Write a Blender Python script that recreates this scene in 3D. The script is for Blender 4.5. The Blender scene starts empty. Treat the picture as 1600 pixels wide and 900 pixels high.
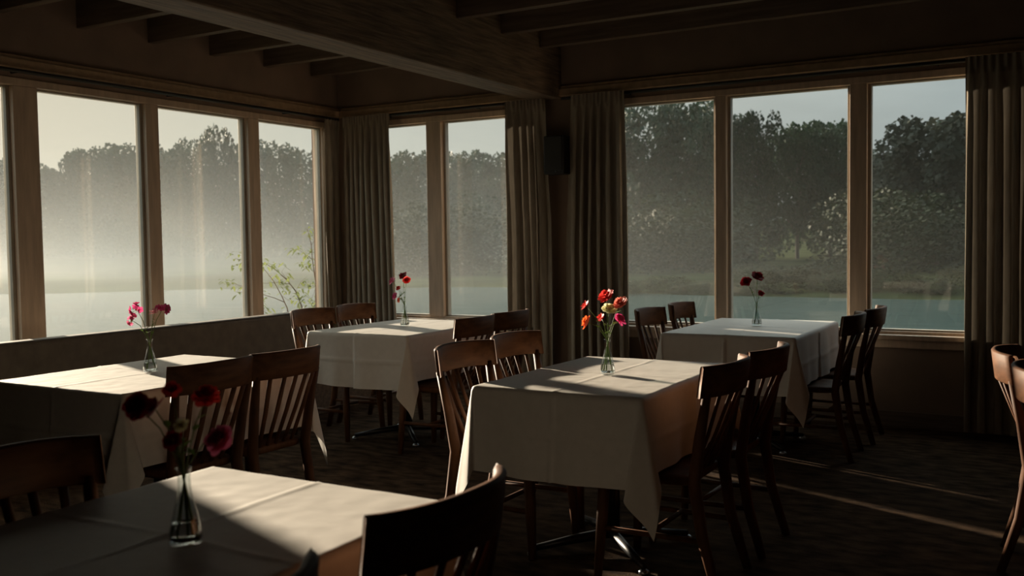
import bpy, math, random
import numpy as np
from mathutils import Vector, Matrix, noise
random.seed(7)
SC = bpy.context.scene
COL = SC.collection
PI = math.pi

# ------------------------------------------------------------------ camera
F = 1505.94
YAW, PITCH, ROLL = math.radians(-30.0), math.radians(2.888), math.radians(-.818)
EYE = Vector((0, 0, 1.35))
_f = Vector((math.sin(YAW)*math.cos(PITCH), math.cos(YAW)*math.cos(PITCH), -math.sin(PITCH)))
_r = Vector((math.cos(YAW), -math.sin(YAW), 0)); _u = _r.cross(_f)
CR = _r*math.cos(ROLL)+_u*math.sin(ROLL); CU = -_r*math.sin(ROLL)+_u*math.cos(ROLL)
cam_data = bpy.data.cameras.new('camera')
cam = bpy.data.objects.new('camera', cam_data); COL.objects.link(cam)
cam.matrix_world = Matrix(((CR.x, CU.x, -_f.x, EYE.x), (CR.y, CU.y, -_f.y, EYE.y), (CR.z, CU.z, -_f.z, EYE.z), (0, 0, 0, 1)))
cam_data.sensor_width = 36; cam_data.lens = 36*F/1600
cam_data.clip_start = .05; cam_data.clip_end = 1000
cam_data.dof.use_dof = True; cam_data.dof.focus_distance = 4.9; cam_data.dof.aperture_fstop = 4.0
SC.camera = cam

# ------------------------------------------------------------------ view, light
SC.view_settings.view_transform = 'Standard'; SC.view_settings.look = 'None'
SC.view_settings.gamma = 1; SC.view_settings.use_curve_mapping = False
SC.view_settings.exposure = 0.0
SUN_AZ, SUN_EL = math.radians(20), math.radians(10.5)   # towards -X, a little +Y
SUN_DIR = Vector((-math.cos(SUN_AZ)*math.cos(SUN_EL), math.sin(SUN_AZ)*math.cos(SUN_EL), math.sin(SUN_EL)))
sd = bpy.data.lights.new('sun', 'SUN'); sd.energy = 16.2; sd.color = (1, .84, .64); sd.angle = math.radians(.9)
so = bpy.data.objects.new('sun', sd); COL.objects.link(so)
so.rotation_euler = SUN_DIR.to_track_quat('Z', 'Y').to_euler(); so.location = SUN_DIR*60
SKY_STRENGTH = .76
W = bpy.data.worlds.new('morning_sky'); SC.world = W; W.use_nodes = True
nt = W.node_tree; nt.nodes.clear()
_o = nt.nodes.new('ShaderNodeOutputWorld'); _b = nt.nodes.new('ShaderNodeBackground')
_tc = nt.nodes.new('ShaderNodeTexCoord'); _n = nt.nodes.new('ShaderNodeVectorMath'); _n.operation = 'NORMALIZE'
_d = nt.nodes.new('ShaderNodeVectorMath'); _d.operation = 'DOT_PRODUCT'; _d.inputs[1].default_value = SUN_DIR
_cr = nt.nodes.new('ShaderNodeValToRGB'); _mr = nt.nodes.new('ShaderNodeMapRange')
_mr.inputs[1].default_value = -1; _mr.inputs[2].default_value = 1
nt.links.new(_tc.outputs['Generated'], _n.inputs[0]); nt.links.new(_n.outputs[0], _d.inputs[0])
nt.links.new(_d.outputs['Value'], _mr.inputs[0]); nt.links.new(_mr.outputs[0], _cr.inputs[0])
el = _cr.color_ramp.elements
el[0].position = 0; el[0].color = (.12, .16, .20, 1)
el[1].position = 1; el[1].color = (.95, .86, .66, 1)
for p, c in ((.55, (.28, .35, .38)), (.66, (.38, .46, .48)), (.80, (.56, .61, .58)), (.93, (.72, .74, .65))):
    e = el.new(p); e.color = c+(1,)
# soft high clouds
_no = nt.nodes.new('ShaderNodeTexNoise'); _no.inputs['Scale'].default_value = 3.2; _no.inputs['Detail'].default_value = 5
_mp = nt.nodes.new('ShaderNodeMapping'); _mp.inputs['Scale'].default_value = (1, 1, 4.5)
nt.links.new(_n.outputs[0], _mp.inputs[0]); nt.links.new(_mp.outputs[0], _no.inputs['Vector'])
_m2 = nt.nodes.new('ShaderNodeMapRange'); _m2.inputs[1].default_value = .5; _m2.inputs[2].default_value = .8
_m2.inputs[3].default_value = 1.0; _m2.inputs[4].default_value = 1.25
nt.links.new(_no.outputs[0], _m2.inputs[0])
_vm = nt.nodes.new('ShaderNodeVectorMath'); _vm.operation = 'SCALE'
nt.links.new(_cr.outputs[0], _vm.inputs[0]); nt.links.new(_m2.outputs[0], _vm.inputs['Scale'])
# upper sky, out of view, boosted to add light on the shaded tabletops
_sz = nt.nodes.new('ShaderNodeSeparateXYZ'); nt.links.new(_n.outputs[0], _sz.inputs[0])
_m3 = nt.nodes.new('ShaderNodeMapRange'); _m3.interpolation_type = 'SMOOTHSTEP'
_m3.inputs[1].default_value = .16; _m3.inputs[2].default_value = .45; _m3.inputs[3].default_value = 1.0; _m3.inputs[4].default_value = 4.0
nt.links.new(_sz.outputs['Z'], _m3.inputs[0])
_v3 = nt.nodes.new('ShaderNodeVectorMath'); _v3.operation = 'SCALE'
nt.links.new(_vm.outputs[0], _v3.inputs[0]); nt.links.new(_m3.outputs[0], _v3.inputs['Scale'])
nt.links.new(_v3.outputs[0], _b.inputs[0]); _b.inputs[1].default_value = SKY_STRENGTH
nt.links.new(_b.outputs[0], _o.inputs[0])
c = SC.cycles
c.use_denoising = True; c.max_bounces = 8; c.diffuse_bounces = 4; c.glossy_bounces = 4; c.transmission_bounces = 8
c.transparent_max_bounces = 24; c.volume_bounces = 1; c.caustics_reflective = True; c.caustics_refractive = True
c.volume_step_rate = 1.0; c.volume_max_steps = 256; c.sample_clamp_indirect = 4

# ------------------------------------------------------------------ helpers
def ray(x, y): return _f + CR*((x-800)/F) - CU*((y-450)/F)
def at_x(x, y, X): d = ray(x, y); return EYE + d*(X/d.x)
def at_y(x, y, Y): d = ray(x, y); return EYE + d*(Y/d.y)

class MB:
    def __init__(s): s.v = []; s.f = []; s.sm = []; s.mi = []
    def add(s, vs, fs, smooth=False, mi=0):
        b = len(s.v); s.v += [tuple(p) for p in vs]
        for q in fs: s.f.append(tuple(i+b for i in q)); s.sm.append(smooth); s.mi.append(mi)
        return s
    def box(s, x0, x1, y0, y1, z0, z1, mi=0):
        vs = [(x, y, z) for x in (x0, x1) for y in (y0, y1) for z in (z0, z1)]
        return s.add(vs, [(0, 1, 3, 2), (4, 6, 7, 5), (0, 4, 5, 1), (2, 3, 7, 6), (0, 2, 6, 4), (1, 5, 7, 3)], False, mi)
    def tube(s, pts, rads, n=8, cap=True, sx=1.0, mi=0, sq=False):
        pts = [Vector(p) for p in pts]
        if not hasattr(rads, '__len__'): rads = [rads]*len(pts)
        vs = []; up = None
        for i, p in enumerate(pts):
            t = (pts[min(i+1, len(pts)-1)]-pts[max(i-1, 0)]).normalized()
            if up is None: up = Vector((0, 1, 0)) if abs(t.y) < .8 else Vector((1, 0, 0))
            a = (up - t*up.dot(t)).normalized(); b = t.cross(a); up = a
            for k in range(n):
                an = 2*PI*(k+.5)/n; ca, sa = math.cos(an), math.sin(an)
                if sq: m = max(abs(ca), abs(sa))**.75; ca /= m; sa /= m
                vs.append(p + a*(ca*rads[i]) + b*(sa*rads[i]*sx))
        fs = [(i*n+k, i*n+(k+1) % n, (i+1)*n+(k+1) % n, (i+1)*n+k) for i in range(len(pts)-1) for k in range(n)]
        if cap: fs += [tuple(range(n-1, -1, -1)), tuple((len(pts)-1)*n+k for k in range(n))]
        return s.add(vs, fs, True, mi)
    def lathe(s, prof, n=24, o=(0, 0, 0), mi=0):
        vs = [(o[0]+r*math.cos(2*PI*k/n), o[1]+r*math.sin(2*PI*k/n), o[2]+z) for r, z in prof for k in range(n)]
        fs = [(i*n+k, i*n+(k+1) % n, (i+1)*n+(k+1) % n, (i+1)*n+k) for i in range(len(prof)-1) for k in range(n)]
        return s.add(vs, fs, True, mi)
    def grid(s, fn, nu, nv, mi=0):
        vs = [fn(i/nu, j/nv) for i in range(nu+1) for j in range(nv+1)]
        fs = [(i*(nv+1)+j, (i+1)*(nv+1)+j, (i+1)*(nv+1)+j+1, i*(nv+1)+j+1) for i in range(nu) for j in range(nv)]
        return s.add(vs, fs, True, mi)
    def build(s, name, mat, parent=None, bevel=0, loc=None, seg=2, label=None):
        me = bpy.data.meshes.new(name); me.from_pydata(s.v, [], s.f)
        me.polygons.foreach_set('use_smooth', s.sm)
        for m in (mat if isinstance(mat, (list, tuple)) else [mat]): me.materials.append(m)
        if any(s.mi): me.polygons.foreach_set('material_index', s.mi)
        me.update()
        o = bpy.data.objects.new(name, me); COL.objects.link(o)
        if parent: o.parent = parent
        if loc: o.location = loc
        if bevel:
            b = o.modifiers.new('bevel', 'BEVEL'); b.width = bevel; b.segments = seg; b.limit_method = 'ANGLE'; b.angle_limit = .6
        if label: o['label'] = label
        return o

def tag(o, label, cat, group=None, kind=None):
    if label: o['label'] = label
    if cat: o['category'] = cat
    if group: o['group'] = group
    if kind: o['kind'] = kind
    return o
def struct(o): o['kind'] = 'structure'; return o
def empty(name, loc=(0, 0, 0), rz=0):
    o = bpy.data.objects.new(name, None); COL.objects.link(o); o.location = loc; o.rotation_euler.z = rz
    o.empty_display_size = .1; return o
def copy_tree(o, parent=None):
    n = o.copy(); COL.objects.link(n)
    if parent: n.parent = parent
    for ch in KIDS[o.name]:
        if ch.name not in KIDS: KIDS[ch.name] = []
        copy_tree(ch, n)
    return n
KIDS = {}
def index_kids(root):
    for o in [root]+list(root.children_recursive): KIDS[o.name] = list(o.children)

# ------------------------------------------------------------------ materials
def mat(name, col, rough=.6, var=0, scale=8, stretch=(1, 1, 1), bump=0, bscale=None, spec=.5, metal=0, transl=0, detail=4, col2=None, coat=0, coords='Object'):
    m = bpy.data.materials.new(name); m.use_nodes = True; t = m.node_tree; b = t.nodes['Principled BSDF']
    b.inputs['Base Color'].default_value = (*col, 1); b.inputs['Roughness'].default_value = rough
    b.inputs['Specular IOR Level'].default_value = spec; b.inputs['Metallic'].default_value = metal
    b.inputs['Coat Weight'].default_value = coat; b.inputs['Coat Roughness'].default_value = .15
    tc = t.nodes.new('ShaderNodeTexCoord'); mp = t.nodes.new('ShaderNodeMapping')
    t.links.new(tc.outputs[coords], mp.inputs[0]); mp.inputs['Scale'].default_value = stretch
    if var or col2:
        n = t.nodes.new('ShaderNodeTexNoise'); n.inputs['Scale'].default_value = scale; n.inputs['Detail'].default_value = detail
        t.links.new(mp.outputs[0], n.inputs['Vector'])
        r = t.nodes.new('ShaderNodeValToRGB'); t.links.new(n.outputs[0], r.inputs[0])
        r.color_ramp.elements[0].position = .32; r.color_ramp.elements[1].position = .68
        c0 = col; c1 = col2 or tuple(min(1, x*(1+var)) for x in col)
        if not col2: c0 = tuple(x*(1-var) for x in col)
        r.color_ramp.elements[0].color = (*c0, 1); r.color_ramp.elements[1].color = (*c1, 1)
        t.links.new(r.outputs[0], b.inputs['Base Color'])
    if bump:
        n = t.nodes.new('ShaderNodeTexNoise'); n.inputs['Scale'].default_value = bscale or scale; n.inputs['Detail'].default_value = detail
        t.links.new(mp.outputs[0], n.inputs['Vector']); bp = t.nodes.new('ShaderNodeBump')
        bp.inputs['Strength'].default_value = bump; bp.inputs['Distance'].default_value = .01
        t.links.new(n.outputs[0], bp.inputs['Height']); t.links.new(bp.outputs[0], b.inputs['Normal'])
    if transl:
        tr = t.nodes.new('ShaderNodeBsdfTranslucent'); mx = t.nodes.new('ShaderNodeMixShader'); mx.inputs[0].default_value = transl
        if var or col2: t.links.new(r.outputs[0], tr.inputs[0])
        else: tr.inputs[0].default_value = (*col, 1)
        t.links.new(b.outputs[0], mx.inputs[1]); t.links.new(tr.outputs[0], mx.inputs[2])
        t.links.new(mx.outputs[0], t.nodes['Material Output'].inputs[0])
    return m

M = {}
M['wall'] = mat('wall_paint', (.21, .148, .108), .8, .12, 3, bump=.15, bscale=60)
M['ceiling'] = mat('ceiling_boards', (.075, .052, .038), .8, .25, 3, (1, 6, 1))
M['joist'] = mat('joist_wood', (.13, .092, .065), .7, .3, 4, (.6, 8, 8), bump=.3)
M['beam'] = mat('beam_wood', (.17, .125, .085), .75, .4, 5, (9, .7, 9), bump=.5, bscale=7)
M['trim'] = mat('trim_wood', (.36, .25, .155), .55, .15, 6, (3, 3, 3), bump=.1)
M['frame'] = mat('frame_wood', (.52, .395, .29), .5, .15, 5, (5, 5, .6), bump=.12)
M['sash'] = mat('sash_paint', (.36, .32, .26), .5, .1, 5)
M['rod'] = mat('dark_rod', (.02, .018, .015), .45)
M['carpet'] = mat('carpet', (.020, .012, .008), .95, scale=7, stretch=(1, 2.2, 1), bump=.8, bscale=120, detail=5, col2=(.10, .062, .036), spec=.05)
M['chair'] = mat('chair_wood', (.095, .040, .018), .58, .35, 5, (4, 4, 1.2), bump=.06, spec=.16)
M['rail'] = mat('chair_rail_wood', (.105, .045, .020), .58, .35, 5, (6, .9, 6), bump=.06, spec=.16)
M['cloth'] = mat('linen', (.64, .60, .545), .58, .03, 30, bump=.12, bscale=9, spec=.5)
M['board'] = mat('table_board', (.16, .09, .05), .5, .2, 6)
M['iron'] = mat('black_iron', (.03, .03, .032), .38, metal=.6)
M['chrome'] = mat('steel_foot', (.35, .38, .42), .3, metal=.9)
M['bench'] = mat('bench_leather', (.15, .12, .09), .6, .15, 12, bump=.1, bscale=30, spec=.3)
M['piping'] = mat('bench_piping', (.13, .12, .11), .5)
M['curtain'] = mat('curtain_fabric', (.29, .245, .19), .9, .12, 40, (1, 1, .2), bump=.15, bscale=60, transl=.05, spec=.1)
M['speaker'] = mat('speaker_black', (.012, .012, .012), .5)
M['metal'] = mat('small_metal', (.6, .6, .6), .25, metal=1)
M['stem'] = mat('stem_green', (.15, .24, .05), .5, .2, 20, transl=.2)
M['leaf'] = mat('leaf_green', (.13, .22, .045), .5, .3, 20, transl=.35)
M['yellow'] = mat('blossom_centre', (.45, .33, .08), .6)
PET = {k: mat('petal_'+k, c_, .5, .15, 40, transl=.4) for k, c_ in dict(red=(.72, .06, .05), orange=(.85, .16, .04), salmon=(.75, .24, .18),
    magenta=(.62, .07, .22), pink=(.68, .16, .30), pale_pink=(.82, .42, .46), cream=(.78, .76, .48), dark_red=(.28, .012, .02)).items()}
M['bark'] = mat('bark', (.045, .035, .028), .9, .3, 4)
M['crown'] = mat('crown_leaves', (.013, .029, .015), .6, scale=.35, col2=(.030, .058, .026), transl=.15, spec=.15)
M['crown_b'] = mat('crown_leaves_grey', (.032, .038, .028), .6, scale=.3, col2=(.055, .060, .042), transl=.15, spec=.15)
M['shrub'] = mat('shrub_leaves', (.015, .022, .012), .6, scale=.6, col2=(.030, .040, .020), transl=.15, spec=.1)
M['sapling'] = mat('sapling_leaves', (.20, .23, .08), .5, .25, 8, transl=.5)
M['twig'] = mat('twig', (.14, .095, .06), .7)
M['lawn'] = mat('lawn', (.020, .026, .012), .9, scale=.25, col2=(.055, .062, .028), bump=.5, bscale=3, spec=0)
M['reed'] = mat('reed_leaves', (.022, .026, .014), .7, scale=1.5, col2=(.065, .055, .03), transl=.15, spec=.05)
# glass
def glass_pane():
    m = bpy.data.materials.new('window_glass'); m.use_nodes = True; t = m.node_tree; t.nodes.clear()
    o = t.nodes.new('ShaderNodeOutputMaterial'); tr = t.nodes.new('ShaderNodeBsdfTransparent'); gl = t.nodes.new('ShaderNodeBsdfGlossy')
    tr.inputs[0].default_value = (.96, .97, .955, 1); gl.inputs['Roughness'].default_value = .02
    fr = t.nodes.new('ShaderNodeFresnel'); fr.inputs[0].default_value = 1.5
    ge = t.nodes.new('ShaderNodeNewGeometry'); mx = t.nodes.new('ShaderNodeMixShader')
    t.links.new(fr.outputs[0], mx.inputs[0]); t.links.new(tr.outputs[0], mx.inputs[1]); t.links.new(gl.outputs[0], mx.inputs[2])
    t.links.new(mx.outputs[0], o.inputs[0]); return m
M['pane'] = glass_pane()
def vessel_glass():
    m = bpy.data.materials.new('vase_glass'); m.use_nodes = True; t = m.node_tree; t.nodes.clear()
    o = t.nodes.new('ShaderNodeOutputMaterial'); tr = t.nodes.new('ShaderNodeBsdfTransparent'); gl = t.nodes.new('ShaderNodeBsdfGlossy')
    tr.inputs[0].default_value = (.95, .975, .975, 1); gl.inputs['Roughness'].default_value = .06
    lw = t.nodes.new('ShaderNodeLayerWeight'); lw.inputs[0].default_value = .5; pw = t.nodes.new('ShaderNodeMath'); pw.operation = 'POWER'; pw.inputs[1].default_value = 3
    fr = t.nodes.new('ShaderNodeMath'); fr.operation = 'MULTIPLY_ADD'; fr.inputs[1].default_value = .7; fr.inputs[2].default_value = .05
    t.links.new(lw.outputs['Facing'], pw.inputs[0]); t.links.new(pw.outputs[0], fr.inputs[0]); mx = t.nodes.new('ShaderNodeMixShader')
    t.links.new(fr.outputs[0], mx.inputs[0]); t.links.new(tr.outputs[0], mx.inputs[1]); t.links.new(gl.outputs[0], mx.inputs[2])
    t.links.new(mx.outputs[0], o.inputs[0]); return m
M['vase'] = vessel_glass()
def water_mat():
    m = bpy.data.materials.new('lake_water'); m.use_nodes = True; t = m.node_tree; b = t.nodes['Principled BSDF']
    b.inputs['Base Color'].default_value = (.03, .06, .055, 1); b.inputs['Roughness'].default_value = .16
    n = t.nodes.new('ShaderNodeTexNoise'); n.inputs['Scale'].default_value = .8; n.inputs['Detail'].default_value = 4
    tc = t.nodes.new('ShaderNodeTexCoord'); mp = t.nodes.new('ShaderNodeMapping'); mp.inputs['Scale'].default_value = (1, 2.5, 1)
    t.links.new(tc.outputs['Object'], mp.inputs[0]); t.links.new(mp.outputs[0], n.inputs['Vector'])
    bp = t.nodes.new('ShaderNodeBump'); bp.inputs['Strength'].default_value = .25; bp.inputs['Distance'].default_value = .1
    t.links.new(n.outputs[0], bp.inputs['Height']); t.links.new(bp.outputs[0], b.inputs['Normal']); return m
M['water'] = water_mat()
def mist_mat():
    m = bpy.data.materials.new('mist_volume'); m.use_nodes = True; t = m.node_tree; t.nodes.clear()
    N = t.nodes.new; L = t.links.new
    o = N('ShaderNodeOutputMaterial'); vs = N('ShaderNodeVolumeScatter'); vs.inputs['Anisotropy'].default_value = .0
    vs.inputs['Color'].default_value = (.105, .103, .096, 1)
    g = N('ShaderNodeNewGeometry'); sx = N('ShaderNodeSeparateXYZ'); L(g.outputs['Position'], sx.inputs[0])
    def math_(op, a, b=None, cl=False):
        n = N('ShaderNodeMath'); n.operation = op; n.use_clamp = cl
        for i, v in enumerate((a, b)):
            if v is None: continue
            if isinstance(v, (int, float)): n.inputs[i].default_value = v
            else: L(v, n.inputs[i])
        return n.outputs[0]
    no = N('ShaderNodeTexNoise'); no.inputs['Scale'].default_value = .045; no.inputs['Detail'].default_value = 2
    L(g.outputs['Position'], no.inputs['Vector'])
    zz = math_('ADD', sx.outputs['Z'], .7)
    h = math_('EXPONENT', math_('DIVIDE', math_('MULTIPLY', zz, -1), MIST_H))
    mk = N('ShaderNodeMapRange'); mk.interpolation_type = 'SMOOTHSTEP'
    mk.inputs[1].default_value = -27; mk.inputs[2].default_value = 8; mk.inputs[3].default_value = MIST_LOW; mk.inputs[4].default_value = 1
    L(math_('SUBTRACT', math_('MULTIPLY', sx.outputs['X'], -1), math_('MULTIPLY', sx.outputs['Y'], .7)), mk.inputs[0])
    nz = math_('MULTIPLY', math_('SUBTRACT', no.outputs[0], .15), 2.6, )
    dens = math_('MULTIPLY', math_('MULTIPLY', h, mk.outputs[0]), math_('MAXIMUM', nz, .15))
    dens = math_('ADD', math_('MULTIPLY', dens, MIST_D), HAZE_D)
    L(dens, vs.inputs['Density']); L(vs.outputs[0], o.inputs['Volume']); return m
MIST_H, MIST_D, MIST_LOW, HAZE_D = 2.5, .15, .02, .0007
M['mist'] = mist_mat()

# ------------------------------------------------------------------ room shell
XL, YB, XR, YN, ZC = -6.0, 7.15, 6.5, -7.0, 3.06
T = .16
def wbox(mb, wall, u0, u1, z0, z1, d0, d1):
    if wall == 'left': mb.box(XL+d0, XL+d1, u0, u1, z0, z1)
    else: mb.box(u0, u1, YB-d1, YB-d0, z0, z1)
ZS, ZH = .67, 2.405
struct(MB().box(XL-T, XR+T, YN-T, YB+T, -.12, 0).build('floor', M['carpet']))
struct(MB().box(XL-T, XR+T, YN-T, YB+T, ZC, ZC+.1).build('ceiling', M['ceiling']))
W1 = (3.08, 6.95)                    # left wall opening (Y)
W2 = (-5.62, -4.10); W3 = (-3.18, -.50)  # back wall openings (X)
mb = MB()
for a in ((YN-T, W1[0], 0, ZC), (W1[1], YB+T, 0, ZC), (W1[0], W1[1], 0, ZS-.06), (W1[0], W1[1], ZH+.05, ZC)):
    wbox(mb, 'left', *a, -T, 0)
struct(mb.build('wall_left', M['wall']))
mb = MB()
for a in ((XL, W2[0], 0, ZC), (W2[1], W3[0], 0, ZC), (W3[1], XR+T, 0, ZC), (W2[0], W2[1], 0, ZS-.06), (W3[0], W3[1], 0, ZS-.06), (W2[0], W2[1], ZH+.05, ZC), (W3[0], W3[1], ZH+.05, ZC)):
    wbox(mb, 'back', *a, -T, 0)
struct(mb.build('wall_back', M['wall']))
struct(MB().box(XR, XR+T, YN-T, YB, 0, ZC).build('wall_right', M['wall']))
struct(MB().box(XL, XR, YN-T, YN, 0, ZC).build('wall_front', M['wall']))

def window(n, wall, u0, u1, posts):
    """posts: list of (start, end) of the mullions; frame, sashes, one pane each."""
    fr = MB()
    wbox(fr, wall, u0, u1, ZH, ZH+.05, -.12, .015)
    wbox(fr, wall, u0, u1, ZS-.06, ZS, -.12, .0)
    edges = [u0] + [x for p in posts for x in p] + [u1]
    for a, b in posts:
        wbox(fr, wall, a+.012, b-.012, ZS, ZH, -.11, .012)
    wbox(fr, wall, u0, u0+.03, ZS, ZH, -.12, 0); wbox(fr, wall, u1-.03, u1, ZS, ZH, -.12, 0)
    f = struct(fr.build('window_%d' % n, M['frame'], bevel=.004))
    s = MB()
    wbox(s, wall, u0-.0, u1+.0, ZS-.055, ZS-.02, 0, .075)
    wbox(s, wall, u0-.0, u1+.0, ZS-.115, ZS-.055, 0, .03)
    s.build('window_sill', M['frame'], f, bevel=.006)
    for i in range(0, len(edges), 2):
        a, b = edges[i], edges[i+1]
        if i == 0: a += .03
        if i+2 == len(edges): b -= .03
        w = .022; sm_ = MB()
        for q in ((a-.012 if i else a, a+w*.5, ZS, ZH), (b-w*.5, b+.012 if i+2 < len(edges) else b, ZS, ZH), (a+w*.5, b-w*.5, ZS, ZS+w*.6), (a+w*.5, b-w*.5, ZH-w*.6, ZH)):
            wbox(sm_, wall, *q, -.085, -.03)
        sm_.build('sash', M['sash'], f, bevel=.003)
        g = MB(); wbox(g, wall, a, b, ZS, ZH, -.058, -.054)
        if wall == 'left': fs = [(XL-.056, a+.005, ZS+.005), (XL-.056, b-.005, ZS+.005), (XL-.056, b-.005, ZH-.005), (XL-.056, a+.005, ZH-.005)]
        else: fs = [(a+.005, YB+.056, ZS+.005), (b-.005, YB+.056, ZS+.005), (b-.005, YB+.056, ZH-.005), (a+.005, YB+.056, ZH-.005)]
        MB().add(fs, [(0, 1, 2, 3)]).build('pane', M['pane'], f)
    return f
window(1, 'left', *W1, [(3.87, 4.07), (4.92, 5.06), (5.96, 6.11)])
window(2, 'back', *W2, [(-5.0, -4.82)])
window(3, 'back', *W3, [(-2.34, -2.23), (-1.36, -1.22)])

# trims above the windows (two stepped mouldings)
for nm, wall, u0, u1 in (('trim_1', 'left', YN, YB), ('trim_2', 'back', XL+.06, XR)):
    mb = MB(); wbox(mb, wall, u0, u1, 2.515, 2.575, 0, .055); wbox(mb, wall, u0, u1, 2.575, 2.60, 0, .035)
    struct(mb.build(nm, M['trim'], bevel=.006))
for nm, wall, u0, u1 in (('baseboard_left', 'left', YN, YB), ('baseboard_back', 'back', XL+.02, XR)):
    mb = MB(); wbox(mb, wall, u0, u1, 0, .11, 0, .02); struct(mb.build(nm, M['joist'], bevel=.004))

# beam and joists
bm_ = tag(MB().box(-3.90, -3.63, YN, YB, 2.50, ZC).build('ceiling_beam', M['beam'], bevel=.008), 'deep weathered timber beam running across the ceiling to the window wall', 'beam')
bm_['kind'] = 'structure'
k = 0
for i in range(23):
    y = 6.83 - i*.6
    if y < -6.6: break
    for sd_, (a, b) in (('left', (XL, -3.90)), ('right', (-3.63, XR))):
        o = MB().box(a, b, y-.05, y+.02, 2.86, ZC).build('ceiling_joist', M['joist'], bevel=.004)
        tag(o, 'brown ceiling joist on the %s side of the deep beam' % sd_, 'joist', 'ceiling joists %s of the beam' % sd_, 'structure')

# ------------------------------------------------------------------ curtain rods and curtains
def rod(pts, label, n_br):
    r = MB().tube(pts, .013, 10).build('curtain_rod', M['rod']); tag(r, label, 'curtain rod')
    a, b = Vector(pts[0]), Vector(pts[-1])
    for i in range(n_br):
        p = a.lerp(b, (i+.5)/n_br)
        d = Vector((-1, 0, 0)) if abs(a.x-b.x) < .01 else Vector((0, 1, 0))
        L_ = (p.x-XL) if d.x else (YB-p.y)
        MB().tube([p, p+d*L_], .008, 6).build('bracket', M['rod'], r)
rod([(XL+.10, 2.0, 2.485), (XL+.10, YB-.12, 2.485)], 'thin black curtain rod along the left window wall', 4)
rod([(XL+.14, YB-.10, 2.485), (-3.95, YB-.10, 2.485)], 'thin black curtain rod over the corner windows of the back wall', 2)
rod([(-3.58, YB-.10, 2.485), (.9, YB-.10, 2.485)], 'thin black curtain rod over the three right-hand windows', 4)

def curtain(p0, p1, folds, amp, label, seed=0, e0=None, e1=None, z0=.025, z1=2.49):
    """pleated hanging cloth between p0 and p1 (floor points); e0/e1(t) move its edges along, t=0 top 1 bottom"""
    p0, p1 = Vector((*p0, 0)), Vector((*p1, 0)); L_ = (p1-p0).length; d = (p1-p0)/L_; n = Vector((d.y, -d.x, 0))
    rnd = random.Random(seed); ph = [rnd.uniform(0, 6) for _ in range(6)]
    def fn(u, v):
        t = 1-v
        a = (e0(t) if e0 else 0); b = L_ + (e1(t) if e1 else 0)
        uu = u + .018*math.sin(u*9+ph[0]+t*.6)
        w = a + (b-a)*u
        s = math.sin(2*PI*folds*uu+ph[1]); s = math.copysign(abs(s)**.75, s)
        am = amp*(.35+.65*min(1, t*6))*(1+.35*math.sin(u*5.1+ph[2])+.15*math.sin(t*3+ph[3]+u*13))
        off = am*s + .006*math.sin(t*9+u*30+ph[4])
        if t < .045: off = .5*amp*math.sin(2*PI*folds*2*uu+ph[5])*.7
        w += .008*math.sin(4*PI*folds*uu+ph[1]+1)*min(1, t*4)
        q = p0 + d*w + n*off
        return (q.x, q.y, z0+(z1-z0)*v)
    o = MB().grid(fn, int(folds*16), 44).build('curtain', M['curtain']); tag(o, label, 'curtain', None)
    hem = MB()
    def fh(u, v):
        q = Vector(fn(u, v*.03)); return (q+n*.002)[:]
    tape = MB()
    def ft(u, v):
        q = Vector(fn(u, 1-.045*v)); return (q+n*.003+Vector((0, 0, .012)))[:]
    tape.grid(ft, int(folds*16), 3).build('pleat_tape', M['curtain'], o)
    return o
curtain((XL+.10, 6.83), (XL+.10, 7.04), 2.5, .022, 'grey-brown curtain at the corner end of the left window wall', 3, e0=lambda t: .02*t+.18*max(0, t-.45)**1.4)
curtain((XL+.14, YB-.12), (-5.31, YB-.12), 8.5, .026, 'grey-brown pleated curtain in the corner on the back wall', 5, e1=lambda t: .06*max(0, t)**1.2)
curtain((-4.10, YB-.12), (-3.72, YB-.12), 5.5, .03, 'dark pleated curtain left of the wall speaker', 8, e0=lambda t: .02*t, e1=lambda t: .06*min(1, t*2.5))
curtain((-3.49, YB-.12), (-3.02, YB-.12), 6.5, .03, 'dark pleated curtain right of the wall speaker', 11, e0=lambda t: -.05*min(1, t*2), e1=lambda t: .03*t)
curtain((-.60, YB-.12), (.35, YB-.12), 11.5, .03, 'dark pleated curtain at the right edge of the view, reaching the floor', 14)

# ------------------------------------------------------------------ wall speaker
sp = empty('wall_speaker', (-3.60, YB, 1.87)); tag(sp, 'small black box speaker mounted between two curtains', 'speaker')
MB().box(-.09, .09, -.22, -.07, 0, .31).build('cabinet', M['speaker'], sp, bevel=.008)
MB().box(-.078, .078, -.228, -.221, .03, .30).build('grille', M['rod'], sp, bevel=.004)
MB().box(-.03, .03, -.07, 0, .12, .20).build('bracket', M['iron'], sp, bevel=.004)
MB().lathe([(0, 0), (.006, 0), (.006, .006), (0, .008)], 12).build('screw', M['metal'], sp, loc=(.025, -.231, .018))

# ------------------------------------------------------------------ banquette
bq = empty('banquette', (-5.5, 4.0, 0)); tag(bq, 'long dark upholstered banquette bench under the left windows', 'bench')
Y0, Y1 = 1.2-4.0, 6.43-4.0
MB().box(-.14, .0, Y0, Y1, .30, .772).build('backrest', M['bench'], bq, bevel=.03, seg=4)
MB().box(.0, .50, Y0, Y1, .32, .45).build('seat', M['bench'], bq, bevel=.03, seg=4)
MB().box(-.13, .44, Y0+.02, Y1-.02, .0, .31).build('base', M['joist'], bq, bevel=.01)
MB().tube([(-.005, Y0+.01, .768), (-.005, Y1-.01, .768)], .006, 8).build('piping', M['piping'], bq)

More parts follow.
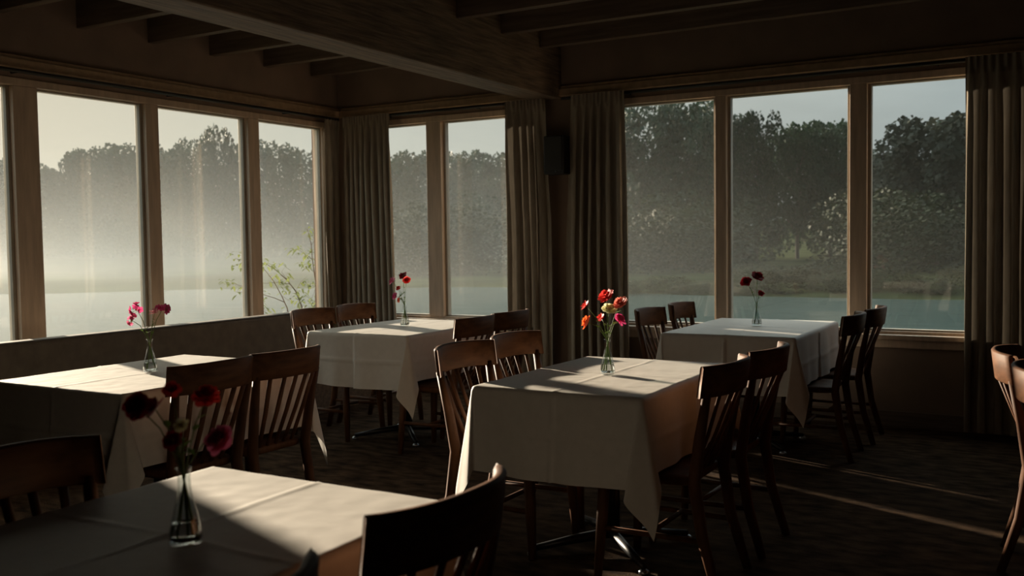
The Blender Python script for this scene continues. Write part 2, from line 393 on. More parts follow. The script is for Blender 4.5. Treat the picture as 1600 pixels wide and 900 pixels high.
# ------------------------------------------------------------------ tables and cloths
def smooth_loop(pts, a):
    n = len(pts)-1; x = a*n; i = min(int(x), n-1); t = x-i
    P = lambda k: Vector(pts[max(0, min(n, k))])
    p0, p1, p2, p3 = P(i-1), P(i), P(i+1), P(i+2)
    return .5*((2*p1)+(p2-p0)*t+(2*p0-5*p1+4*p2-p3)*t*t+(3*p1-p0-3*p2+p3)*t**3)

def cloth_mesh(hx, hy, ox, oy, seed, top=.762):
    """cloth of half size hx, hy over a table, hanging ox over the long sides and oy over the ends"""
    rnd = random.Random(seed); ph = [rnd.uniform(0, 6.28) for _ in range(12)]
    R_ = .018
    def prof(t):       # arc length over the edge -> (out, down)
        if t < R_*PI/2: a = t/R_; return R_*math.sin(a), R_*(1-math.cos(a))
        return R_, R_ + (t-R_*PI/2)
    hxi, hyi = hx-R_, hy-R_
    def axis(h, o):
        n = int(2*h/.0095); a = [-h+2*h*i/n for i in range(n+1)]
        m = int(o/.012); e = [(h + o*((i+1)/m)) for i in range(m)]
        return [-x for x in reversed(e)] + a + e
    U, V = axis(hxi, ox), axis(hyi, oy)
    loops = {}
    for sx in (-1, 1):
        for sy in (-1, 1):
            j = lambda: rnd.uniform(-.03, .03)
            loops[sx, sy] = [(.05, 0), (.17+j(), .13+j()), (.14+j(), .17), (.17, .15+j()), (.16+j(), .19+j()), (0, .05)]
            loops[sx, sy] = [(.05, 0), (.20+j(), -.10+j()), (.19+j(), .06), (.10, .12+j()), (-.08+j(), .21+j()), (0, .05)]
    def crease(x): return math.exp(-(x/.007)**2)
    vs = []
    for u in U:
        for v in V:
            su, sv = (1 if u > 0 else -1), (1 if v > 0 else -1)
            s, t = max(0, abs(u)-hxi), max(0, abs(v)-hyi)
            bx, by = max(-hxi, min(hxi, u)), max(-hyi, min(hyi, v))
            cr = max(crease(u+.004*math.sin(v*7+ph[10])), crease(v+.004*math.sin(u*8+ph[11])))
            if s == 0 and t == 0:
                z = top + .0022*cr + .0016*noise.noise(Vector((u*4+ph[0], v*7, ph[1]))) + .0008*noise.noise(Vector((u*18+ph[0], v*22, ph[1])))
                vs.append((bx, by, z)); continue
            if s == 0 or t == 0:
                q = s+t; out, dn = prof(q); lim = ox if s else oy; al = v if s else u
                hl = hy if s else hx
                edge = max(0, 1-abs(abs(al)-hl)/.25)
                wave = (.012*math.sin(al*9+ph[2]+su*2+sv)+.008*math.sin(al*21+ph[3]+su))*(dn/.35)
                out += dn*.04 + wave*(1-edge) + .008*cr*(1 if dn > .02 else 0)
                out += .007*crease(dn-.17)
                dn += .006*math.sin(al*6+ph[4])*(dn/.35)
                z = top-dn
                if s: vs.append((bx+su*out, by, z))
                else: vs.append((bx, by+sv*out, z))
                continue
            r = math.hypot(s, t); a = math.atan2(t, s)/(PI/2)
            # square-ish measure keeps the hem continuous with the sides
            out, dn = prof(r)
            lp = smooth_loop(loops[su, sv], a); k = max(0, dn-R_)
            ex = math.cos(a*PI/2), math.sin(a*PI/2)
            arc = out
            hx_, hy_ = arc*ex[0]+lp.x*k, arc*ex[1]+lp.y*k
            lpn = min(.9, lp.length); dn2 = R_*(dn/R_ if dn < R_ else 1) + k*math.sqrt(1-lpn*lpn)
            if a < .1 or a > .9:
                w = (min(a, 1-a)/.1); w = w*w*(3-2*w)
            else: w = 1
            dn2 = (dn*(1-w)+dn2*w)*(1+.13*math.sin(PI*a)**2)
            z = top-dn2
            vs.append((bx+su*hx_, by+sv*hy_, z))
    nv = len(V); mb = MB()
    mb.add(vs, [(i*nv+j, (i+1)*nv+j, (i+1)*nv+j+1, i*nv+j+1) for i in range(len(U)-1) for j in range(nv-1)], True)
    return mb

TABLES = dict(
    A=(-1.715, 3.81, .375, .545), B=(-1.765, 6.19, .415, .60), C=(-3.955, 5.37, .415, .54),
    D=(-3.65, 3.03, .44, .54), E=(-1.58, 1.31, .385, .49))
TL = dict(A='middle of the room, with the red and orange flowers', B='before the three right-hand windows, with the dark red flowers',
          C='in the window corner', D='beside the banquette, with the pink flowers', E='nearest the viewer')
for i, (k, (x, y, hx, hy)) in enumerate(TABLES.items()):
    t = empty('dining_table', (x, y, 0)); tag(t, 'pedestal dining table under the white cloth %s' % {'A': 'in the middle of the room', 'B': 'before the three right-hand windows', 'C': 'in the window corner', 'D': 'beside the banquette', 'E': 'nearest the viewer'}[k], 'table', 'dining tables')
    MB().box(-hx+.02, hx-.02, -hy+.02, hy-.02, .72, .755).build('tabletop', M['board'], t, bevel=.006)
    MB().tube([(0, 0, .05), (0, 0, .72)], .038, 16).build('pedestal', M['iron'], t)
    MB().box(-.16, .16, -.2, .2, .705, .72).build('top_plate', M['iron'], t)
    for q in range(4):
        a = q*PI/2 + PI/4; c_, s_ = math.cos(a), math.sin(a); L_ = .36
        ft_ = MB().tube([(0, 0, .065), (c_*L_*.5, s_*L_*.5, .05), (c_*L_, s_*L_, .028)], [.024, .02, .014], 8).build('foot', M['iron'], t)
        MB().lathe([(0, 0), (.022, 0), (.022, .012), (.012, .02), (0, .021)], 14, (c_*L_, s_*L_, 0))  .build('glide', M['chrome'], ft_, label='steel glide')
    cl = cloth_mesh(hx, hy, .31, .355, 20+i).build('tablecloth', M['cloth'], loc=(x, y, 0))
    tag(cl, 'creased white tablecloth %s' % {'A': 'on the middle table, under the red and orange flowers', 'B': 'on the table before the right-hand windows', 'C': 'on the table in the window corner', 'D': 'on the table beside the banquette', 'E': 'on the table nearest the viewer, half in sun'}[k], 'tablecloth', 'white tablecloths')

# ------------------------------------------------------------------ chairs (local +x faces the table)
def make_chair():
    root = empty('dining_chair')
    # seat: rounded trapezoid
    def outline():
        pts = []
        for x, y in ((.205, -.215), (.205, .215), (-.19, .18), (-.19, -.18)):
            pts.append((x, y))
        out = []
        n = len(pts)
        for i in range(n):
            p, q, s = Vector(pts[i-1]), Vector(pts[i]), Vector(pts[(i+1) % n]); r = .05
            a = q+(p-q).normalized()*r; b = q+(s-q).normalized()*r
            for k_ in range(6):
                t = k_/5; out.append(a*(1-t)**2+q*2*t*(1-t)+b*t*t)
        return out
    ol = outline(); n = len(ol); mb = MB(); vs = []
    for z, sc in ((.405, .96), (.412, 1), (.432, 1), (.44, .965), (.436, .7)):
        vs += [(p.x*sc, p.y*sc, z) for p in ol]
    fs = [(i*n+k_, i*n+(k_+1) % n, (i+1)*n+(k_+1) % n, (i+1)*n+k_) for i in range(4) for k_ in range(n)]
    fs += [tuple(range(n-1, -1, -1)), tuple(4*n+k_ for k_ in range(n))]
    mb.add(vs, fs, True); mb.build('seat', M['chair'], root)
    # crest rail: curved in plan, ends forward
    H0, H1 = .752, .878
    def crest(y, z):     # centre line x of the rail at lateral y and height z
        s = abs(y)/.225
        return -.322 + .08*s**2.6 - (z-.76)*.13
    ny = 24; vs = []; mb = MB()
    def zt(y, top):
        s = abs(y)/.225
        return H1 - .006*s*s if top else H0 + .006*(1-s*s)
    for i in range(ny+1):
        y = -.225+.45*i/ny
        th = .0125
        z0_, z1_ = zt(y, 0), zt(y, 1)
        sl = (crest(y+.002, .8)-crest(y-.002, .8))/.004 if abs(y) < .223 else (crest(.222*math.copysign(1, y), .8)-crest(.218*math.copysign(1, y), .8))/.004*(1)
        nx, nyy = 1/math.hypot(1, sl), -sl/math.hypot(1, sl)
        ring = []
        for dz, o_ in ((0, -.7), (.004, -1), (.5, -1), (-.006, -1), (0, -.55), (0, .55), (-.006, 1), (.5, 1), (.004, 1), (0, .7)):
            pass
        prof_ = [(z0_, -.7), (z0_+.005, -1), ((z0_+z1_)/2, -1), (z1_-.007, -1), (z1_, -.5), (z1_, .5), (z1_-.007, 1), ((z0_+z1_)/2, 1), (z0_+.005, 1), (z0_, .7)]
        for z, o_ in prof_:
            x = crest(y, z); vs.append((x+nx*th*o_, y+nyy*th*o_, z))
    m_ = 10
    fs = [(i*m_+k_, i*m_+(k_+1) % m_, (i+1)*m_+(k_+1) % m_, (i+1)*m_+k_) for i in range(ny) for k_ in range(m_)]
    fs += [tuple(range(m_)), tuple(ny*m_+k_ for k_ in range(m_-1, -1, -1))]
    mb.add(vs, fs, True); mb.build('top_rail', M['rail'], root)
    # rear legs carry the rail
    for s in (-1, 1):
        yt = .195
        pts = [(-.30, s*.185, 0), (-.235, s*.174, .22), (-.205, s*.172, .42), (-.232, s*.183, .60), (crest(yt, .77)+.002, s*yt, .772)]
        MB().tube(pts, [.015, .019, .021, .018, .014], 10, sx=1.05, sq=True).build('leg', M['chair'], root)
        pts = [(.165, s*.175, .41), (.178, s*.185, .2), (.19, s*.195, 0)]
        MB().tube(pts, [.021, .019, .014], 10, sq=True).build('leg', M['chair'], root)
        MB().tube([(-.232, s*.174, .2), (.178, s*.186, .2)], .011, 8).build('stretcher', M['chair'], root)
    MB().tube([(-.02, -.18, .2), (-.02, .18, .2)], .011, 8).build('stretcher', M['chair'], root)
    for i in range(5):
        f_ = (i-2)/2
        yb, yt = f_*.105, f_*.142
        pts = [(-.178, yb, .43), (-.178+(crest(yt, .76)+.178)*.5-.006, yb*.5+yt*.5, .60), (crest(yt, .76), yt, .765)]
        MB().tube(pts, [.0115, .0125, .0125], 8, sx=.5, sq=True).build('slat', M['chair'], root)
    return root

CH = [  # x of rail ends, y, side of the table it stands on, width scale, label, group
    (-1.165, 3.63, 1, 1, 'dark slat-back chair, nearer of the two on the right side of the middle table'),
    (-1.14, 4.15, 1, 1, 'dark wooden slat-back chair, farther of the two on the right side of the middle table'),
    (-2.375, 3.70, -1, 1.05, 'brown slat-back chair, nearer of the two on the left side of the middle table'),
    (-2.385, 4.19, -1, 1.02, 'brown slat-back chair, farther of the two on the left side of the middle table'),
    (-2.40, 6.03, -1, .98, 'brown slat-back chair, nearer of the two left of the table before the right-hand windows'),
    (-2.39, 6.62, -1, .95, 'brown slat-back chair beside the sill, farther left of the table before the right-hand windows'),
    (-1.15, 6.06, 1, 1, 'dark slat-back chair, nearer of the two right of the table before the right-hand windows'),
    (-1.12, 6.64, 1, 1, 'dark slat-back chair by the sill, farther right of the table before the right-hand windows'),
    (-3.22, 5.08, 1, .98, 'dark slat-back chair, nearer of the two on the right of the window corner table'),
    (-3.24, 5.58, 1, .95, 'dark slat-back chair, farther of the two on the right of the window corner table'),
    (-4.64, 5.22, -1, 1, 'brown slat-back chair between banquette and corner table, the nearer of two'),
    (-4.66, 5.72, -1, .98, 'brown slat-back chair by the end of the banquette, the farther of two'),
    (-3.045, 2.79, 1, .98, 'dark slat-back chair, nearer of the two right of the table beside the banquette'),
    (-3.05, 3.23, 1, .95, 'dark slat-back chair, farther of the two right of the table beside the banquette'),
    (-1.06, 1.53, 1, .98, 'large dark slat-back chair at the right side of the nearest table, blurred'),
    (-1.02, .90, 1, .98, 'chair showing only a rail end at the bottom edge, right of the nearest table'),
    (-2.10, 1.35, -1, .98, 'dark slat-back chair at the left side of the nearest table, cut off by the frame'),
    (-.17, 4.41, -1, .98, 'orange-brown sunlit chair at the right edge of the view, the farther of two'),
    (-.075, 3.92, -1, .98, 'orange-brown chair at the right edge of the view, the nearer of two, mostly cut off'),
]
proto = make_chair(); index_kids(proto)
rc = random.Random(4)
for i, (x, y, side, w, lab) in enumerate(CH):
    o = proto if i == 0 else copy_tree(proto)
    rz = PI if side == 1 else 0
    o.location = (x - side*.25, y, 0); o.rotation_euler.z = rz + math.radians(rc.uniform(-1.5, 1.5)); o.scale = (1, w, 1)
    tag(o, lab, 'chair', 'wooden slat-back chairs at the tables')

# ------------------------------------------------------------------ vases and flowers
def vase_mesh():
    o = [(0, 0), (.026, 0), (.0315, .003), (.0325, .012), (.031, .028), (.026, .052), (.0195, .078), (.0145, .098), (.0125, .115), (.0122, .135), (.0142, .147), (.0150, .150)]
    i_ = [(.0136, .150), (.0122, .146), (.0104, .135), (.0107, .115), (.0126, .098), (.0175, .078), (.0242, .052), (.0290, .028), (.0303, .014), (.029, .008), (0, .0065)]
    return MB().lathe(o+i_, 32)
def water_mesh():
    return MB().lathe([(0, .0062), (.0285, .0082), (.0300, .014), (.0287, .028), (.0262, .041), (0, .041)], 32)
vm, wm = vase_mesh(), water_mesh()
def mwater():
    m = bpy.data.materials.new('vase_water'); m.use_nodes = True; b = m.node_tree.nodes['Principled BSDF']
    b.inputs['Transmission Weight'].default_value = 1; b.inputs['Roughness'].default_value = 0; b.inputs['IOR'].default_value = 1.33; return m
M['vwater'] = mwater()
ZT = .7655

def petal(mb, c, ax, side, length, width, cup, mi=0):
    """one cupped petal from c along side, facing ax"""
    b = ax.cross(side).normalized(); rows = []
    for i, (t, w) in enumerate(((0, .18), (.3, .75), (.65, 1), (.9, .75), (1, .25))):
        p = c + side*(length*t) + ax*(cup*length*t*t)
        rows.append([p - b*(width*w*.5) + ax*(.12*width*w), p - ax*(.02*width), p + b*(width*w*.5) + ax*(.12*width*w)])
    vs = [q for r in rows for q in r]; fs = []
    for i in range(4):
        for j in range(2): fs.append((i*3+j, i*3+j+1, (i+1)*3+j+1, (i+1)*3+j))
    mb.add(vs, fs, True, mi)
def leaf_blade(mb, p, d, up, L_, w, mi=0, droop=.25):
    s = d.cross(up).normalized(); n = s.cross(d).normalized(); vs = []
    prof_ = ((0, .08), (.25, .8), (.5, 1), (.78, .6), (1, .02))
    for t, ww in prof_:
        c_ = p + d*(L_*t) - up*(droop*L_*t*t)
        vs += [c_-s*(w*ww*.5)+n*w*.1*ww, c_, c_+s*(w*ww*.5)+n*w*.1*ww]
    fs = [(i*3+j, i*3+j+1, (i+1)*3+j+1, (i+1)*3+j) for i in range(4) for j in range(2)]
    mb.add(vs, fs, True, mi)
def flower(vx, vy, head, colour, size, seed, label, group, kind='open', lean=0.0):
    r = random.Random(seed)
    an = math.atan2(head.y-vy, head.x-vx)+PI; foot = Vector((vx+.016*math.cos(an)+r.uniform(-.006, .006), vy+.016*math.sin(an), ZT+.014))
    neck = Vector((vx+.004*math.cos(an+PI)+r.uniform(-.003, .003), vy+.004*math.sin(an+PI)+r.uniform(-.003, .003), ZT+.150))
    h = head; mid = neck.lerp(h, .5)+Vector((0, 0, .02)); 
    root = empty('flower', foot); tag(root, label, 'flower', group)
    o = foot
    st = MB(); pts = [foot-o, foot.lerp(neck, .5)-o, neck-o, mid-o, h-o]
    st.tube(pts, [.0017, .0017, .0016, .0014, .0012], 6)
    st.build('stem', M['stem'], root)
    ax = ((h-mid).normalized()*.6 + Vector((r.uniform(-.6, .6), -.45+r.uniform(-.4, .3), .25))).normalized()
    t1 = ax.orthogonal().normalized(); t2 = ax.cross(t1)
    bl = MB()
    c_ = h-o
    n = {'open': 6, 'full': 9, 'cluster': 5}[kind]
    if kind == 'cluster':
        for q in range(9):
            a = r.uniform(0, 2*PI); e = r.uniform(-.3, 1); dv = (t1*math.cos(a)+t2*math.sin(a)+ax*e).normalized()
            cc = c_+dv*size*.62; s1 = dv.orthogonal().normalized(); s2 = dv.cross(s1)
            for k_ in range(5):
                aa = k_*2*PI/5+q; petal(bl, cc, dv, s1*math.cos(aa)+s2*math.sin(aa), size*.36, size*.3, .35)
            bl.tube([c_, cc], .0008, 4, mi=1)
    else:
        layers = 2 if kind == 'full' else 1
        for ly in range(layers+1):
            sc = 1-.27*ly; cup = .15+.45*ly
            for k_ in range(n):
                a = k_*2*PI/n + ly*.5 + r.uniform(-.12, .12); s_ = t1*math.cos(a)+t2*math.sin(a)
                petal(bl, c_+ax*(.004*ly), ax, (s_+ax*r.uniform(-.1, .2)).normalized(), size*sc*r.uniform(.85, 1.1), size*sc*r.uniform(.7, .9), cup)
    bl.build('blossom', [PET[colour], M['stem']], root)
    ce = MB(); ce.lathe([(0, -.003), (size*.16, -.001), (size*.17, .003), (0, .007)], 10)
    co = ce.build('centre', M['yellow'], root, loc=c_+ax*.003); co.rotation_euler = ax.to_track_quat('Z', 'Y').to_euler()
    for q in range(2+seed % 2):
        t = r.uniform(.15, .75); p = (neck.lerp(mid, t*1.6) if t < .6 else mid.lerp(h, (t-.6)*2))-o
        a = r.uniform(0, 2*PI); d_ = Vector((math.cos(a), math.sin(a), .7)).normalized()
        lf = MB(); leaf_blade(lf, p, d_, Vector((0, 0, 1)), r.uniform(.022, .042), r.uniform(.009, .015))
        lf.build('leaf', M['leaf'], root)
    return root

VASES = {
 'A': (-1.71, 3.775, 'on the middle table', [(916, 478, 'red', .026, 'open', 'small red flower leaning far left'), (948, 465, 'red', .040, 'full', 'large red flower at the top'),
      (919, 504, 'orange', .034, 'full', 'orange-red flower hanging low at the left'), (952, 485, 'cream', .034, 'full', 'cream and yellow flower in the centre'),
      (970, 475, 'salmon', .034, 'full', 'salmon flower at upper right'), (967, 500, 'magenta', .032, 'full', 'magenta flower at lower right'), (940, 497, 'red', .022, 'open', 'little red flower below the cream one')]),
 'B': (-1.755, 6.23, 'before the right-hand windows', [(1166, 441, 'dark_red', .038, 'full', 'dark red flower leaning left'), (1183, 433, 'dark_red', .042, 'full', 'dark red flower standing highest'),
      (1189, 459, 'dark_red', .024, 'open', 'small drooping dark flower at the right')]),
 'C': (-3.95, 5.36, 'on the window corner table', [(614, 440, 'pink', .032, 'open', 'pink flower leaning left'), (630, 432, 'dark_red', .032, 'open', 'dark red flower standing highest'),
      (635, 439, 'red', .032, 'full', 'red flower at the right'), (623, 451, 'red', .02, 'open', 'small red flower in the centre'), (618, 463, 'magenta', .028, 'open', 'deep pink flower low at the left'), (624, 469, 'orange', .022, 'open', 'small orange flower just above the neck')]),
 'D': (-3.655, 2.99, 'beside the banquette', [(214, 484, 'magenta', .044, 'cluster', 'deep pink flower cluster at upper left'), (207, 501, 'pink', .032, 'cluster', 'pink flower cluster hanging at lower left'),
      (254, 483, 'magenta', .044, 'cluster', 'deep pink flower cluster at upper right'), (242, 489, 'pale_pink', .028, 'open', 'pale pink flower facing the viewer')]),
 'E': (-1.485, 1.285, 'on the nearest table', [(217, 637, 'dark_red', 0.030, 'full', 'dark flower farthest left, blurred'), (243, 640, 'dark_red', 0.026, 'full', 'dark flower second from the left, blurred'),
      (322, 624, 'red', 0.030, 'full', 'red flower at upper right, blurred'), (346, 688, 'pink', 0.033, 'full', 'pink flower low at the right, blurred'),
      (286, 667, 'cream', 0.018, 'open', 'small whitish flower in the centre, blurred'), (268, 612, 'red', 0.021, 'open', 'small red flower standing high, blurred'), (272, 690, 'dark_red', 0.023, 'open', 'small dark flower just above the neck, blurred')]),
}
for i, (k, (vx, vy, where, fl)) in enumerate(VASES.items()):
    v = vm.build('bud_vase', M['vase'], loc=(vx, vy, ZT)); tag(v, 'clear glass flask vase with water %s' % {'A': 'on the middle table, holding red and orange flowers', 'B': 'on the table before the right-hand windows', 'C': 'on the window corner table', 'D': 'on the table beside the banquette', 'E': 'on the nearest table, blurred'}[k], 'vase', 'glass bud vases')
    wm.build('water', M['vwater'], v)
    for j, (px, py, colr, sz, kd, lab) in enumerate(fl):
        rr = random.Random(100*i+j); dpt = (rr.uniform(-.035, .035))
        d = ray(px, py); base = Vector((vx, vy, 0)); tt = ((base-EYE).to_2d().dot(d.to_2d()))/d.to_2d().length_squared
        head = EYE + d*(tt+dpt)
        flower(vx, vy, head, colr, sz, 31*i+j, '%s, in the vase %s' % (lab, where), 'flowers in the vase %s' % where, kd)

# ------------------------------------------------------------------ outdoors
ZG = -.62
def terrain(x, y):
    r = math.hypot(x, y); h = ZG
    bear = math.atan2(x, y); q = (math.degrees(bear)+86)/112
    rf = 47-17*max(0, min(1, (q-.15)/.5))
    bank = min(1, max(0, (r-rf+1)/4))
    return h + .2*bank + max(0, (r-75)*.03) + .2*noise.noise(Vector((x*.05, y*.05, 0)))*bank
g = MB().grid(lambda u, v: ((lambda x, y: (x, y, terrain(x, y)))(-190+250*u, -60+240*v)), 90, 90)
struct(g.build('ground', M['lawn']))
def lake_fn():
    mb = MB(); pts = []
    n = 44
    far = []; near = []
    for i in range(n+1):
        q = i/n; bear = math.radians(-86+112*q)
        rf = 47-17*max(0, min(1, (q-.15)/.5)) + 1.2*math.sin(q*17)+.7*math.sin(q*41)
        rn = 11.5+.5*math.sin(q*13)
        far.append((rf*math.sin(bear), rf*math.cos(bear), ZG+.14)); near.append((rn*math.sin(bear), rn*math.cos(bear), ZG+.14))
    mb.add(near+far, [(i, i+1, n+2+i, n+1+i) for i in range(n)]); return mb
struct(lake_fn().build('lake_water', M['water']))

def crown_mesh(seed, n, airy=0, low=.12):
    """leaf clumps filling a unit tree: height 1, radius about .4"""
    r = random.Random(seed); mb = MB(); blobs = []
    for i in range(46):
        z = low + (1-low)*(i+r.random())/46
        rad = .40*max(0, 1-abs((z-.5)/.53)**3)**.5; a = i*2.39996+r.uniform(-.3, .3); q = rad*r.uniform(.55, 1)
        blobs.append((q*math.cos(a), q*math.sin(a), min(z, .93), r.uniform(.07, .125)))
    blobs += [(0, 0, .5, .27), (0, 0, .30+low*.6, .26-low*.6), (.05, 0, .7, .22)] + ([(0, 0, .14, .2)] if low < .1 else [])
    vol = [b[3]**2 for b in blobs]; tot = sum(vol)
    for b, w in zip(blobs, vol):
        for _ in range(int(n*w/tot)):
            d = Vector((r.gauss(0, 1), r.gauss(0, 1), r.gauss(0, 1))).normalized(); rr = b[3]*(1-abs(r.gauss(0, .18 + airy)))
            p = Vector(b[:3])+d*rr; s = r.uniform(.009, .020)
            u = Vector((r.gauss(0, 1), r.gauss(0, 1), r.gauss(0, 1))).normalized(); v = u.orthogonal().normalized(); 
            mb.add([p-u*s-v*s*.6, p+u*s-v*s*.6, p+u*s*.8+v*s*.7, p-u*s*.8+v*s*.7], [(0, 1, 2, 3)])
    return mb
def trunk_mesh(seed):
    r = random.Random(seed); mb = MB()
    mb.tube([(0, 0, -.03), (.005, 0, .2), (-.01, .01, .45), (.01, 0, .75)], [.025, .018, .013, .005], 8)
    for i in range(7):
        z = .2+.07*i; a = i*2.4+r.random(); mb.tube([(0, 0, z), (.12*math.cos(a), .12*math.sin(a), z+.1), (.27*math.cos(a), .27*math.sin(a), z+.2)], [.009, .006, .002], 5)
    return mb
crowns = [crown_mesh(s, 8500, .03, .04) for s in (1, 2, 3, 4)] + [crown_mesh(9, 9500, .12, .04), crown_mesh(14, 8500, .05, .13), crown_mesh(15, 8500, .05, .12)]
protos = []
for i, cm in enumerate(crowns):
    protos.append((cm, trunk_mesh(i)))
CM = []
PANES = [('far left pane', -400, 24), ('second pane from the left', 24, 240), ('third pane from the left', 240, 397), ('narrow pane left of the corner curtain', 397, 530),
         ('narrow pane right of the corner curtain', 530, 680), ('pane left of the dark curtains', 680, 890), ('pane right of the dark curtains', 890, 1126), ('wide middle pane on the right', 1126, 1342), ('rightmost pane', 1342, 2000)]
ORD = ['leftmost', 'second', 'third', 'fourth', 'fifth', 'sixth', 'seventh', 'eighth']
def where_from(items):
    """px list -> phrase per item"""
    out = {}
    for nm, a, b in PANES:
        q = sorted(i for i in items if a <= i < b)
        for k_, i in enumerate(q):
            out[i] = ('%s in the %s' % (ORD[k_] if k_ == 0 else ORD[k_]+' from left', nm)) if len(q) > 1 else 'the one in the %s' % nm
            if len(q) > 1 and k_ == len(q)-1: out[i] = 'rightmost in the %s' % nm
    return out
LAB = dict(l='pale misty tree', m='hazy tree', r='dark tree beyond the water')
def tree(px, top, halfw, dist, pk, grp, rz, wh):
    d = ray(px, 420); d2 = d.to_2d().normalized(); x, y = d2.x*dist, d2.y*dist
    # height so that the top reaches the row
    rr = ray(px, top); tz = EYE.z + rr.z*dist/rr.to_2d().length; zb = terrain(x, y)-.05; H = (tz-zb)
    root = empty('tree', (x, y, zb), rz); wd = halfw*dist/F/.46
    root.scale = (wd, wd, H/.985)
    for kind, key in (('crown', 0), ('trunk', 1)):
        if (pk, key) not in CACHE:
            o = protos[pk][key].build(kind, (M['crown_b'] if pk == 4 else M['crown']) if key == 0 else M['bark']); CACHE[pk, key] = o.data
            o.parent = root
        else:
            o = bpy.data.objects.new(kind, CACHE[pk, key]); COL.objects.link(o); o.parent = root
    tag(root, LAB[grp]+', '+wh, 'tree', {'l': 'misty trees on the left', 'm': 'hazy trees in the corner windows', 'r': 'dark trees on the right'}[grp])
CACHE = {}
rt = random.Random(12)
TREES = dict(
    r=[(945, 175, 60, 66), (1008, 162, 50, 68), (1075, 167, 50, 70), (1135, 180, 44, 66), (1183, 184, 34, 64), (1246, 203, 40, 74), (1297, 198, 40, 76), (1345, 242, 40, 82),
       (1452, 190, 62, 62), (1400, 246, 40, 70), (1530, 186, 60, 66)],
    m=[(598, 258, 36, 88), (652, 243, 40, 92), (697, 248, 34, 98), (742, 240, 34, 94), (792, 245, 40, 90), (622, 300, 40, 70), (715, 300, 40, 72)],
    l=[(0, 254, 38, 96), (48, 264, 40, 100), (92, 272, 36, 102), (133, 243, 30, 98), (182, 238, 40, 96), (230, 234, 42, 98), (268, 242, 34, 96), (305, 222, 30, 92),
       (346, 205, 24, 88), (388, 232, 34, 92), (432, 229, 36, 90), (478, 238, 36, 88)])
WH = where_from([q[0] for l in TREES.values() for q in l])
for grp, lst in TREES.items():
    for (px, top, hw, dist) in lst:
        pk = rt.randrange(4) if not (px == 1452 or px == 1400) else 4
        if px in (1183, 1246, 1297, 1345): pk = 5 + px % 2
        tree(px, top, hw*1.6, dist, pk, grp, rt.uniform(0, 6), WH[px])
# undergrowth: rounded shrubs in front of the trees
sm0 = crown_mesh(30, 2600, 0, .0)
shm = rdm = None; sm1 = crown_mesh(31, 2600, .05, .0)
SH = [570, 605, 640, 675, 710, 745, 780, 960, 990, 1020, 1050, 1080, 1110, 1140, 1172, 1204, 1236, 1268, 1300, 1332, 1362, 1392, 1422, 1452, 1482, 1512]
RE = [965, 1003, 1042, 1084, 1123, 1158, 1190, 1222, 1254, 1286, 1318, 1352, 1388, 1424, 1460, 1496]
WH = where_from(SH); WR = where_from(RE)
for i, px0 in enumerate(SH):
    px = px0 + rt.uniform(-8, 8)
    lowb = 1150 < px < 1330
    dist = rt.uniform(36, 44) if lowb else (rt.uniform(56, 60) if i % 2 else rt.uniform(47, 52))
    d2 = ray(px, 420).to_2d().normalized(); x, y = d2.x*dist, d2.y*dist
    if lowb and rdm is None: o = sm1.build('shrub', M['reed']); rdm = o.data
    elif lowb: o = bpy.data.objects.new('shrub', rdm); COL.objects.link(o)
    elif shm is None: o = sm0.build('shrub', M['shrub']); shm = o.data
    else: o = bpy.data.objects.new('shrub', shm); COL.objects.link(o)
    hh = rt.uniform(2.6, 4.2) if not lowb else rt.uniform(.45, .75)
    o.location = (x, y, terrain(x, y)-.1); o.scale = (hh*(1.7 if not lowb else 5), hh*(1.7 if not lowb else 5), hh); o.rotation_euler.z = rt.uniform(0, 6)
    tag(o, '%s shore bush, %s' % ('low olive' if lowb else 'dark', WH[px0]), 'bush', 'bushes on the far shore')

for px0 in RE:
    px = px0 + rt.uniform(-6, 6); dist = rt.uniform(31, 33.5)
    d2 = ray(px, 420).to_2d().normalized(); x, y = d2.x*dist, d2.y*dist
    o = bpy.data.objects.new('reed_clump', rdm); COL.objects.link(o)
    hh = rt.uniform(.4, .75)
    o.location = (x, y, terrain(x, y)-.05); o.scale = (rt.uniform(1.6, 2.4), rt.uniform(1.6, 2.4), hh); o.rotation_euler.z = rt.uniform(0, 6)
    tag(o, 'brownish reeds at the shore, '+WR[px0], 'reeds', 'reed clumps at the water edge')

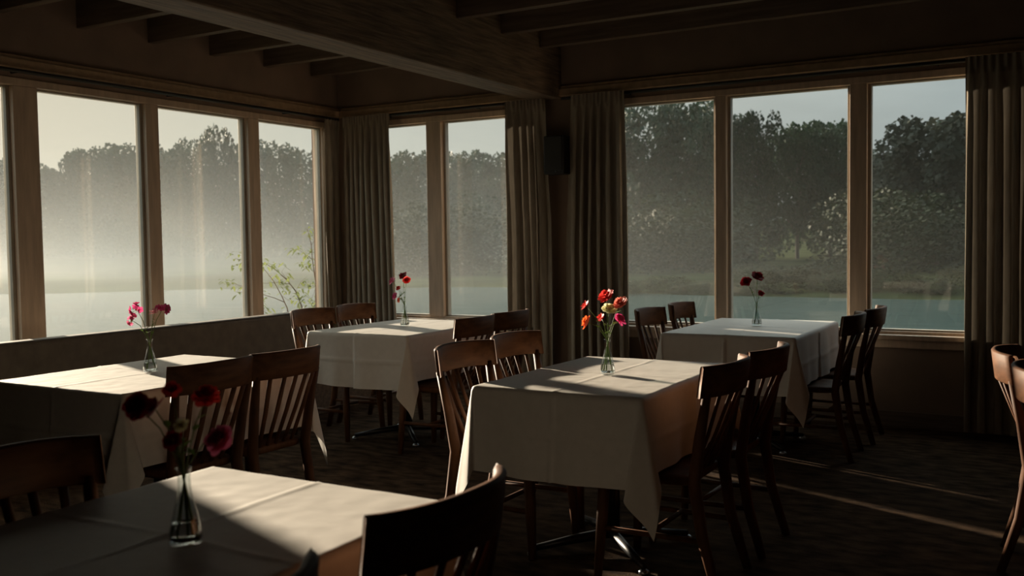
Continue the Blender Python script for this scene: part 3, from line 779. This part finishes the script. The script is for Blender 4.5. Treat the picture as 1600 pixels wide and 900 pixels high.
# pale sapling just outside the left windows
sap = empty('sapling', (-6.75, 7.35, ZG)); tag(sap, 'thin-branched sapling with pale green leaves just outside the left windows', 'plant')
SO = Vector((-6.75, 7.35, ZG))
def pt(px, py, X=-6.8): return at_x(px, py, X)-SO
BR = [
 ([(492, 540), (493, 478), (493, 440), (488, 405), (486, 380), (480, 358)], -6.72, .007),
 ([(475, 540), (472, 480), (462, 455), (449, 438), (431, 422), (414, 411)], -6.85, .007),
 ([(458, 540), (449, 482), (440, 462), (428, 440), (415, 423)], -6.7, .006),
 ([(444, 472), (430, 466), (410, 460), (385, 457), (368, 456)], -6.7, .004),
 ([(454, 444), (435, 441), (408, 443)], -6.8, .003),
 ([(388, 458), (379, 448), (366, 443), (350, 444)], -6.7, .0025),
 ([(415, 423), (400, 412), (384, 408), (368, 404)], -6.72, .0025), ([(384, 408), (376, 412), (366, 416)], -6.72, .002), ([(400, 412), (388, 402), (372, 398)], -6.74, .002),
 ([(488, 405), (478, 398), (468, 391), (462, 389)], -6.72, .002), ([(486, 384), (494, 372)], -6.72, .002), ([(490, 425), (486, 418), (483, 410)], -6.7, .002),
 ([(493, 450), (486, 470), (478, 462), (470, 455)], -6.8, .002), ([(462, 455), (470, 440), (480, 432)], -6.9, .002), ([(449, 438), (440, 425), (447, 415)], -6.85, .002),
 ([(493, 478), (500, 462), (504, 450)], -6.8, .003), ([(440, 462), (452, 470), (459, 462)], -6.7, .002),
]
mb = MB()
for pts, X, r0 in BR:
    P = [pt(a, b, X+.02*math.sin(i*2.1+a)) for i, (a, b) in enumerate(pts)]
    mb.tube(P, [r0*(1-.6*i/(len(P)-1)) for i in range(len(P))], 6)
base = Vector((0, 0, 0))
for a, X in ((492, -6.72), (475, -6.85), (458, -6.7)):
    q_ = pt(a, 540, X); mb.tube([base, base.lerp(q_, .5)+Vector((0, -.03, .05)), q_], [.012, .01, .007], 6)
mb.build('branches', M['twig'], sap)
LC = [(345, 445), (352, 441), (358, 443), (364, 440), (370, 447), (368, 456), (372, 450), (380, 452), (386, 447), (362, 400), (370, 398), (378, 397), (384, 406), (376, 409), (365, 414), (383, 414), (388, 400),
      (412, 404), (414, 414), (410, 408), (418, 408), (424, 414), (430, 418), (436, 413), (443, 414), (450, 431), (446, 436), (440, 440), (436, 444), (420, 442), (416, 446), (452, 433), (444, 458), (452, 456), (460, 458), (412, 456), (418, 462),
      (480, 358), (475, 364), (482, 366), (492, 368), (462, 390), (456, 391), (466, 387), (472, 394), (478, 398), (482, 394), (494, 387), (486, 388), (490, 402), (482, 408), (476, 412), (484, 414), (480, 418), (494, 410), (468, 410),
      (496, 440), (500, 446), (490, 444), (484, 448), (478, 450), (472, 444), (468, 452), (474, 460), (480, 462), (486, 468), (494, 470), (500, 462), (504, 456), (470, 468), (462, 466), (478, 474), (488, 476), (498, 474), (504, 468),
      (414, 484), (420, 486), (444, 480), (412, 470), (430, 428), (455, 470), (448, 446), (466, 474), (482, 436), (476, 440)]
mb = MB(); rl = random.Random(2)
for (px, py) in LC:
    c_ = pt(px, py, -6.78+rl.uniform(-.1, .1))
    for q in range(rl.choice((4, 5, 6))):
        a = rl.uniform(0, 2*PI); d_ = Vector((math.cos(a)*.8, math.sin(a)*.8, rl.uniform(-.5, .25))).normalized()
        c2 = c_+Vector((rl.uniform(-.03, .03), rl.uniform(-.035, .035), rl.uniform(-.03, .03))); leaf_blade(mb, c2, d_, Vector((0, 0, 1)), rl.uniform(.05, .085), rl.uniform(.016, .026), droop=.35)
mb.build('leaves', M['sapling'], sap)

# mist over the water and meadow
def mist():
    mb = MB()
    # a low wide block standing clear of the house
    ring = [(-13, 8), (-13, 22), (2, 24), (40, 30), (40, 150), (-150, 150), (-150, 8)]
    zt_, zb_ = 24, ZG+.2-.9
    n = len(ring); vs = [(x, y, zb_) for x, y in ring]+[(x, y, zt_) for x, y in ring]
    fs = [(i, (i+1) % n, n+(i+1) % n, n+i) for i in range(n)]+[tuple(range(n-1, -1, -1)), tuple(range(n, 2*n))]
    mb.add(vs, fs)
    o = mb.build('morning_mist', M['mist']); tag(o, 'pale morning mist lying over the water and trees', 'mist', None, 'stuff')
mist()
